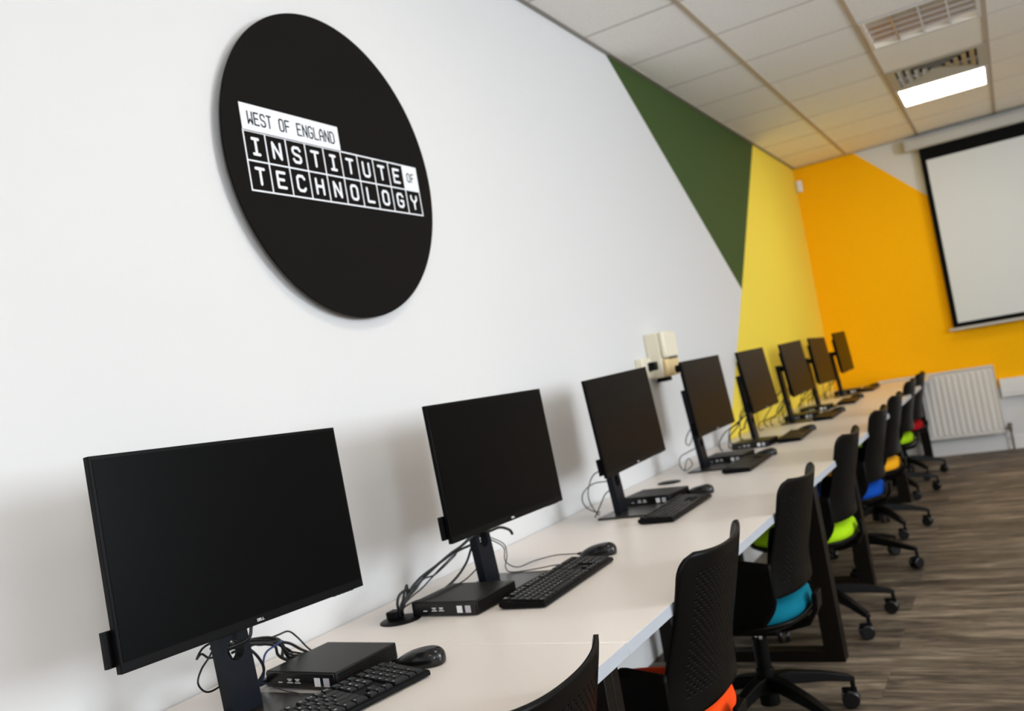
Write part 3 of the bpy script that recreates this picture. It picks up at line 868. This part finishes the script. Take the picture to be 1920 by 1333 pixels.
cable(T2, G2, [(2.133, -.24, .872), (2.039, -.20, .860), (2.009, -.195, .847), (1.921, -.19, .823), (1.874, -.185, .823), (1.841, -.18, .806), (1.803, -.175, .789), (1.783, -.165, .768)], .0021)
cable(T2, G2, [(2.127, -.24, .862), (2.039, -.20, .858), (1.968, -.19, .838), (1.901, -.185, .815), (1.862, -.18, .800), (1.82, -.175, .79), (1.776, -.16, .768)], .0020)
cable(T2, G2, [(2.00, -.28, .905), (1.955, -.265, .885), (1.90, -.215, .85), (1.84, -.185, .815), (1.80, -.17, .79), (1.770, -.165, .766)], .0030)
cable('thick black cable curving down behind the second computer', G2, [(2.09, -.22, .88), (2.086, -.20, .845), (2.070, -.19, .815), (2.035, -.175, .785), (2.0, -.15, .762), (1.95, -.14, .757)], .0036)
cable('thin black cable draped over the top of the second computer', G2, [(2.095, -.235, .83), (2.080, -.225, .805), (2.03, -.23, .793), (1.97, -.235, .7868), (1.90, -.23, .7866), (1.84, -.225, .7868), (1.79, -.20, .785), (1.77, -.175, .772)], .0018)
cable('black cable from the second monitor stand to its keyboard', G2, [(2.12, -.24, .874), (2.155, -.235, .862), (2.212, -.235, .83), (2.215, -.235, .795), (2.19, -.24, .770), (2.17, -.27, .7585), (2.185, -.34, .760), (2.195, -.40, .765), (2.19, -.425, .765)], .0016)
cable('black cable from the second monitor stand to its mouse', G2, [(2.12, -.24, .868), (2.159, -.235, .853), (2.206, -.235, .822), (2.195, -.24, .785), (2.222, -.26, .760), (2.29, -.28, .760), (2.345, -.32, .760), (2.363, -.36, .757), (2.362, -.389, .757)], .0017)
cable('black cable hook sticking out beneath the second screen', G2, [(2.02, -.30, .91), (2.048, -.30, .902), (2.10, -.30, .900), (2.147, -.30, .883), (2.160, -.30, .868)], .0040)
cable('black cable loop standing on the round cable cap', G2, [(1.765, -.175, .755), (1.757, -.18, .775), (1.752, -.185, .797), (1.760, -.19, .814), (1.789, -.19, .818), (1.812, -.18, .806), (1.79, -.17, .78), (1.775, -.16, .758)], .0034)
cable('second black cable loop inside the loop on the round cable cap', G2, [(1.775, -.17, .756), (1.778, -.18, .79), (1.786, -.19, .822), (1.800, -.185, .826), (1.806, -.175, .80), (1.79, -.165, .765)], .0030)

T3 = 'thin black cable looping out left of the third monitor'
cable(T3, G3, [(3.02, -.25, .93), (2.985, -.19, .912), (2.937, -.18, .868), (2.924, -.18, .831), (2.949, -.18, .791), (2.988, -.175, .762), (3.03, -.16, .756)], .0021)
cable(T3, G3, [(3.05, -.23, .872), (3.01, -.17, .875), (2.955, -.15, .855), (2.930, -.15, .829), (2.95, -.15, .80), (3.005, -.15, .773), (3.06, -.15, .758)], .0021)
cable(T3, G3, [(3.04, -.24, .85), (3.025, -.205, .832), (2.99, -.20, .81), (2.958, -.19, .778), (2.97, -.17, .757)], .0024)
cable('black cable drooping right of the third monitor stand', G3, [(3.05, -.23, .86), (3.12, -.20, .85), (3.226, -.17, .830), (3.292, -.15, .792), (3.33, -.14, .766)], .0024)
cable('lower black cable drooping right of the third monitor stand', G3, [(3.05, -.23, .85), (3.13, -.2, .835), (3.204, -.17, .813), (3.25, -.15, .784), (3.29, -.14, .76)], .0022)

G4 = 'cables behind the fourth monitor'
cable('black cable coil left of the fourth monitor stand', G4, [(4.07, -.24, .86), (4.07, -.17, .835), (4.00, -.16, .825), (3.975, -.16, .79), (4.02, -.16, .76), (4.10, -.16, .757), (4.15, -.16, .77), (4.12, -.16, .80), (4.05, -.17, .80), (4.01, -.17, .77), (4.05, -.15, .757)], .0024)
cable('black cable hanging right of the fourth monitor stand', G4, [(4.08, -.24, .88), (4.16, -.2, .885), (4.25, -.17, .86), (4.33, -.16, .82), (4.38, -.15, .775)], .0026)
cable('black cable drooping from the left edge of the fourth screen', G4, [(4.06, -.25, .98), (3.99, -.22, .93), (4.00, -.2, .89), (4.07, -.19, .87), (4.14, -.19, .90)], .0024)
random.seed(4)
for i, nm in ((4, 'fifth'), (5, 'sixth'), (6, 'seventh'), (7, 'farthest')):
    for k in range(6 if i < 7 else 4):
        sx = STX[i]; j = lambda a: random.uniform(-a, a)
        z0 = .95 + j(.04); xe = sx + (-.28 + .12 * k + j(.05)); ye = -.13 + j(.03)
        p0 = (sx + j(.02), -.245, z0)
        p1 = (sx + (xe - sx) * .35 + j(.03), -.19 + j(.01), z0 - .07 + j(.02)); p2 = (sx + (xe - sx) * .8, -.16, z0 - .10 + j(.03))
        cable('black cable in the tangle behind the %s monitor' % nm, 'cables behind the %s monitor' % nm, [p0, p1, p2, (xe, ye, .80), (xe + j(.03), ye, .757), (xe + .06 + j(.04), ye, .754)], .0024 + random.random() * .0012)

# ------------------------------------------------------------------ chairs
def make_chair():
    # local: x width, +y towards the desk, origin on the floor under the seat centre (world y = -.69)
    t = thing('office_chair', '', 'office chair', (0, 0, 0), 0, 'office chairs pushed up to the desks')
    o_ = .69
    prof = [(.430, -.822), (.465, -.830), (.49, -.833), (.54, -.831), (.6, -.840), (.656, -.857), (.75, -.883), (.80, -.895), (.845, -.906)]
    def yz(z):
        for (za, ya), (zb, yb) in zip(prof[:-1], prof[1:]):
            if z <= zb: return ya + (yb - ya) * (z - za) / (zb - za)
        return prof[-1][1]
    def ysm(z): return (yz(max(.43, z - .03)) + 2 * yz(z) + yz(min(.845, z + .03))) / 4
    hw = .215
    Z0, Z1 = .485, .848
    NU, NV = 46, 42
    def S(u, v):
        z = Z0 + (Z1 - Z0) * v
        w_ = hw
        r = .045
        if z > Z1 - r: w_ = hw - r + math.sqrt(max(0, r * r - (z - (Z1 - r)) ** 2))
        r = .03
        if z < Z0 + r: w_ = min(w_, hw - r + math.sqrt(max(0, r * r - (Z0 + r - z) ** 2)))
        w_ += .018 * max(0, (.70 - z) / .2)
        x = u * w_
        bulge = .055 * (1 - abs(x / hw) ** 2.6)
        dip = -.012 * (1 - abs(u) ** 2) * max(0, (v - .9) / .1)
        return Vector((x, ysm(z) - bulge + o_, z + dip))
    b = MB(); idx = {}
    def vid(i, j):
        if (i, j) not in idx: idx[(i, j)] = len(b.v); b.v.append(tuple(S(-1 + 2 * i / NU, j / NV)))
        return idx[(i, j)]
    for i in range(NU):
        for j in range(NV):
            q = [vid(i, j), vid(i + 1, j), vid(i + 1, j + 1), vid(i, j + 1)]
            if 5 <= i < NU - 5 and 5 <= j < NV - 5 and (i + j) % 2 == 0:
                c = sum((Vector(b.v[k]) for k in q), Vector()) / 4
                n0 = len(b.v); b.v += [tuple(c + (Vector(b.v[k]) - c) * .70) for k in q]
                for k in range(4):
                    b.f.append((q[k], q[(k + 1) % 4], n0 + (k + 1) % 4, n0 + k)); b.mi.append(0)
            else: b.f.append(tuple(q)); b.mi.append(0)
    # side wings: the shell sweeps forward at hip height and drops onto the seat rim
    for sg in (-1, 1):
        NW, NH = 20, 8; base_i = len(b.v)
        for i in range(NW + 1):
            s_ = i / NW; ya = -.150 + .148 * s_
            xw = sg * (hw + .020 + .010 * s_)
            top = .600 + .018 * min(1, s_ / .6) - .16 * max(0, s_ - .7) ** 2 / .09; bot = .485 - .08 * min(1, s_ / .35) ** .6
            top = max(top, bot + .012)
            for j in range(NH + 1):
                q_ = j / NH; b.v.append((xw + sg * .006 * math.sin(PI * q_), ya, bot + (top - bot) * q_))
        for i in range(NW):
            for j in range(NH):
                a0 = base_i + i * (NH + 1) + j; b.f.append((a0, a0 + NH + 1, a0 + NH + 2, a0 + 1)); b.mi.append(0)
    o = b.build('backrest', M['shell'], t, smooth=True)
    sd = o.modifiers.new('solid', 'SOLIDIFY'); sd.thickness = .008; sd.offset = 0
    # seat cushion
    def ring(rx, ry, z, n=40, cy=.035, dome=0):
        out = []
        for k in range(n):
            a = 2 * PI * k / n; c, s_ = math.cos(a), math.sin(a)
            out.append((rx * math.copysign(abs(c) ** .75, c), cy + ry * math.copysign(abs(s_) ** .75, s_), z))
        return out
    b = MB()
    b.rings([ring(.205, .195, .392), ring(.232, .216, .400), ring(.240, .222, .418), ring(.238, .218, .440), ring(.226, .204, .455), ring(.19, .17, .463), ring(.10, .095, .461), ring(.02, .02, .460)])
    b.build('seat_cushion', SEAT['orange'], t, smooth=True)
    b = MB()
    b.rings([ring(.06, .06, .345), ring(.14, .13, .352), ring(.21, .20, .372), ring(.246, .232, .392), ring(.248, .234, .402), ring(.241, .226, .404), ring(.20, .19, .388)])
    b.build('seat_shell', M['shell'], t, smooth=True)
    # back support
    b = MB()
    rr = []
    for (y, z, w_, th) in [(-.02, .352, .05, .02), (-.12, .345, .05, .02), (-.19, .362, .045, .02), (-.222, .41, .04, .018), (-.226, .46, .035, .014), (-.222, .52, .03, .010)]:
        rr.append([(-w_, y, z - th / 2), (w_, y, z - th / 2), (w_, y + (.008 if z > .4 else 0), z + th / 2), (-w_, y + (.008 if z > .4 else 0), z + th / 2)])
    # sweep with proper thickness
    b = MB(); path = [(-.02, .345), (-.12, .340), (-.185, .355), (-.213, .40), (-.2195, .45)]
    for k in range(len(path)):
        pass
    rings = []
    for k, (y, z) in enumerate(path):
        a = path[max(k - 1, 0)]; c = path[min(k + 1, len(path) - 1)]; dy, dz = c[0] - a[0], c[1] - a[1]; l_ = math.hypot(dy, dz); ny, nz = -dz / l_ * .008, dy / l_ * .008
        w_ = .05 - .004 * k
        rings.append([(-w_, y + ny, z + nz), (w_, y + ny, z + nz), (w_, y - ny, z - nz), (-w_, y - ny, z - nz)])
    b.rings(rings); b.build('back_support', M['shell'], t, bevel=.003)
    # mechanism
    b = MB(); b.box(-.07, .07, -.09, .13, .322, .352); b.build('mechanism', M['black'], t, bevel=.012, seg=3)
    b = MB(); b.tube([(.06, .05, .335), (.14, .05, .335), (.20, .05, .33)], .006); b.build('lever', M['black'], t, smooth=True)
    # gas column
    b = MB(); b.cyl((0, 0, .20), (0, 0, .30), .025, n=28); col = b.build('gas_column', M['shell'], t, smooth='auto')
    b = MB(); b.cyl((0, 0, .30), (0, 0, .3225), .014, n=24); o = b.build('piston', M['chrome'], col, smooth='auto'); o['label'] = 'chrome piston'
    # base
    b = MB(); b.cyl((0, 0, .075), (0, 0, .20), .034, .030, n=32)
    for k in range(5):
        a = 2 * PI * k / 5; c, s_ = math.cos(a), math.sin(a)
        rings = []
        for r, z, w_, h_ in ((.02, .150, .030, .05), (.08, .152, .024, .042), (.20, .128, .020, .032), (.285, .104, .017, .024), (.305, .096, .012, .018)):
            p = Vector((c * r, s_ * r, z)); q = Vector((-s_, c, 0)) * w_
            rings.append([p - q + Vector((0, 0, -h_ / 2)), p + q + Vector((0, 0, -h_ / 2)), p + q * .8 + Vector((0, 0, h_ / 2)), p - q * .8 + Vector((0, 0, h_ / 2))])
        b.rings(rings)
    base = b.build('star_base', M['shell'], t, bevel=.004)
    for k in range(5):
        a = 2 * PI * k / 5; c, s_ = math.cos(a), math.sin(a); r = .298
        b = MB(); p = Vector((c * r, s_ * r, 0))
        ang = a + 1.1 + k * .4; d = Vector((math.cos(ang), math.sin(ang), 0)); tr = Vector((0, 0, .0315)); off = Vector((-d.y, d.x, 0)) * .014
        b.cyl(p + Vector((0, 0, .05)), p + Vector((0, 0, .092)), .008, n=12)
        b.obox(Matrix.Translation(p + off + Vector((0, 0, .058))) @ Matrix.Rotation(ang, 4, 'Z'), .012, .05, .02)
        cs = b.build('caster', M['black'], base, bevel=.003)
        for s2 in (-1, 1):
            b = MB(); cc = p + off + tr
            b.cyl(cc + d * s2 * .008, cc + d * s2 * .026, .0310, .029, n=28); b.build('wheel', M['blackg'], base, bevel=.004)
    return t


CH = [  # x, y, rotation of the star base, colour, label
    (1.14, -.705, .3, 'orange', 'black office chair nearest the camera, only its curved back and some red seat showing'),
    (2.04, -.69, .25, 'orange', 'black perforated-back office chair with bright orange-red seat, second from the camera'),
    (2.985, -.69, -.93, 'teal', 'black perforated-back office chair with teal seat, third from the camera'),
    (4.09, -.675, -1.11, 'lime', 'black office chair with lime seat, fourth from the camera'),
    (5.06, -.68, -.524, 'blue', 'black office chair with blue seat, fifth from the camera'),
    (5.93, -.668, -1.25, 'amber', 'black office chair with amber yellow seat, sixth from the camera'),
    (7.17, -.635, -1.257, 'lime', 'black office chair with lime seat, second from the far end'),
    (7.98, -.635, -1.25, 'red', 'black office chair with dark red seat at the far end by the radiator')]
ch0 = make_chair()
def kids(o): return [c for c in COL.objects if c.parent == o]
seatmesh = {}
roots = []
for i, (x, y, rb, col, lb) in enumerate(CH):
    c = ch0 if i == 0 else dup(ch0, (x, y, 0), 0)
    c.location = (x, y, 0); c['label'] = lb; roots.append((c, rb, col))
for c, rb, col in roots:
    for k in kids(c):
        if k.name.startswith('star_base'):
            k.rotation_euler = (0, 0, rb)
        if k.name.startswith('seat_cushion') and col != 'orange':
            if col not in seatmesh:
                m2 = k.data.copy(); m2.materials.clear(); m2.materials.append(SEAT[col]); seatmesh[col] = m2
            k.data = seatmesh[col]
        if k.name.startswith('seat_cushion'): k['label'] = {'orange': 'orange-red', 'amber': 'amber yellow'}.get(col, col) + ' seat cushion'
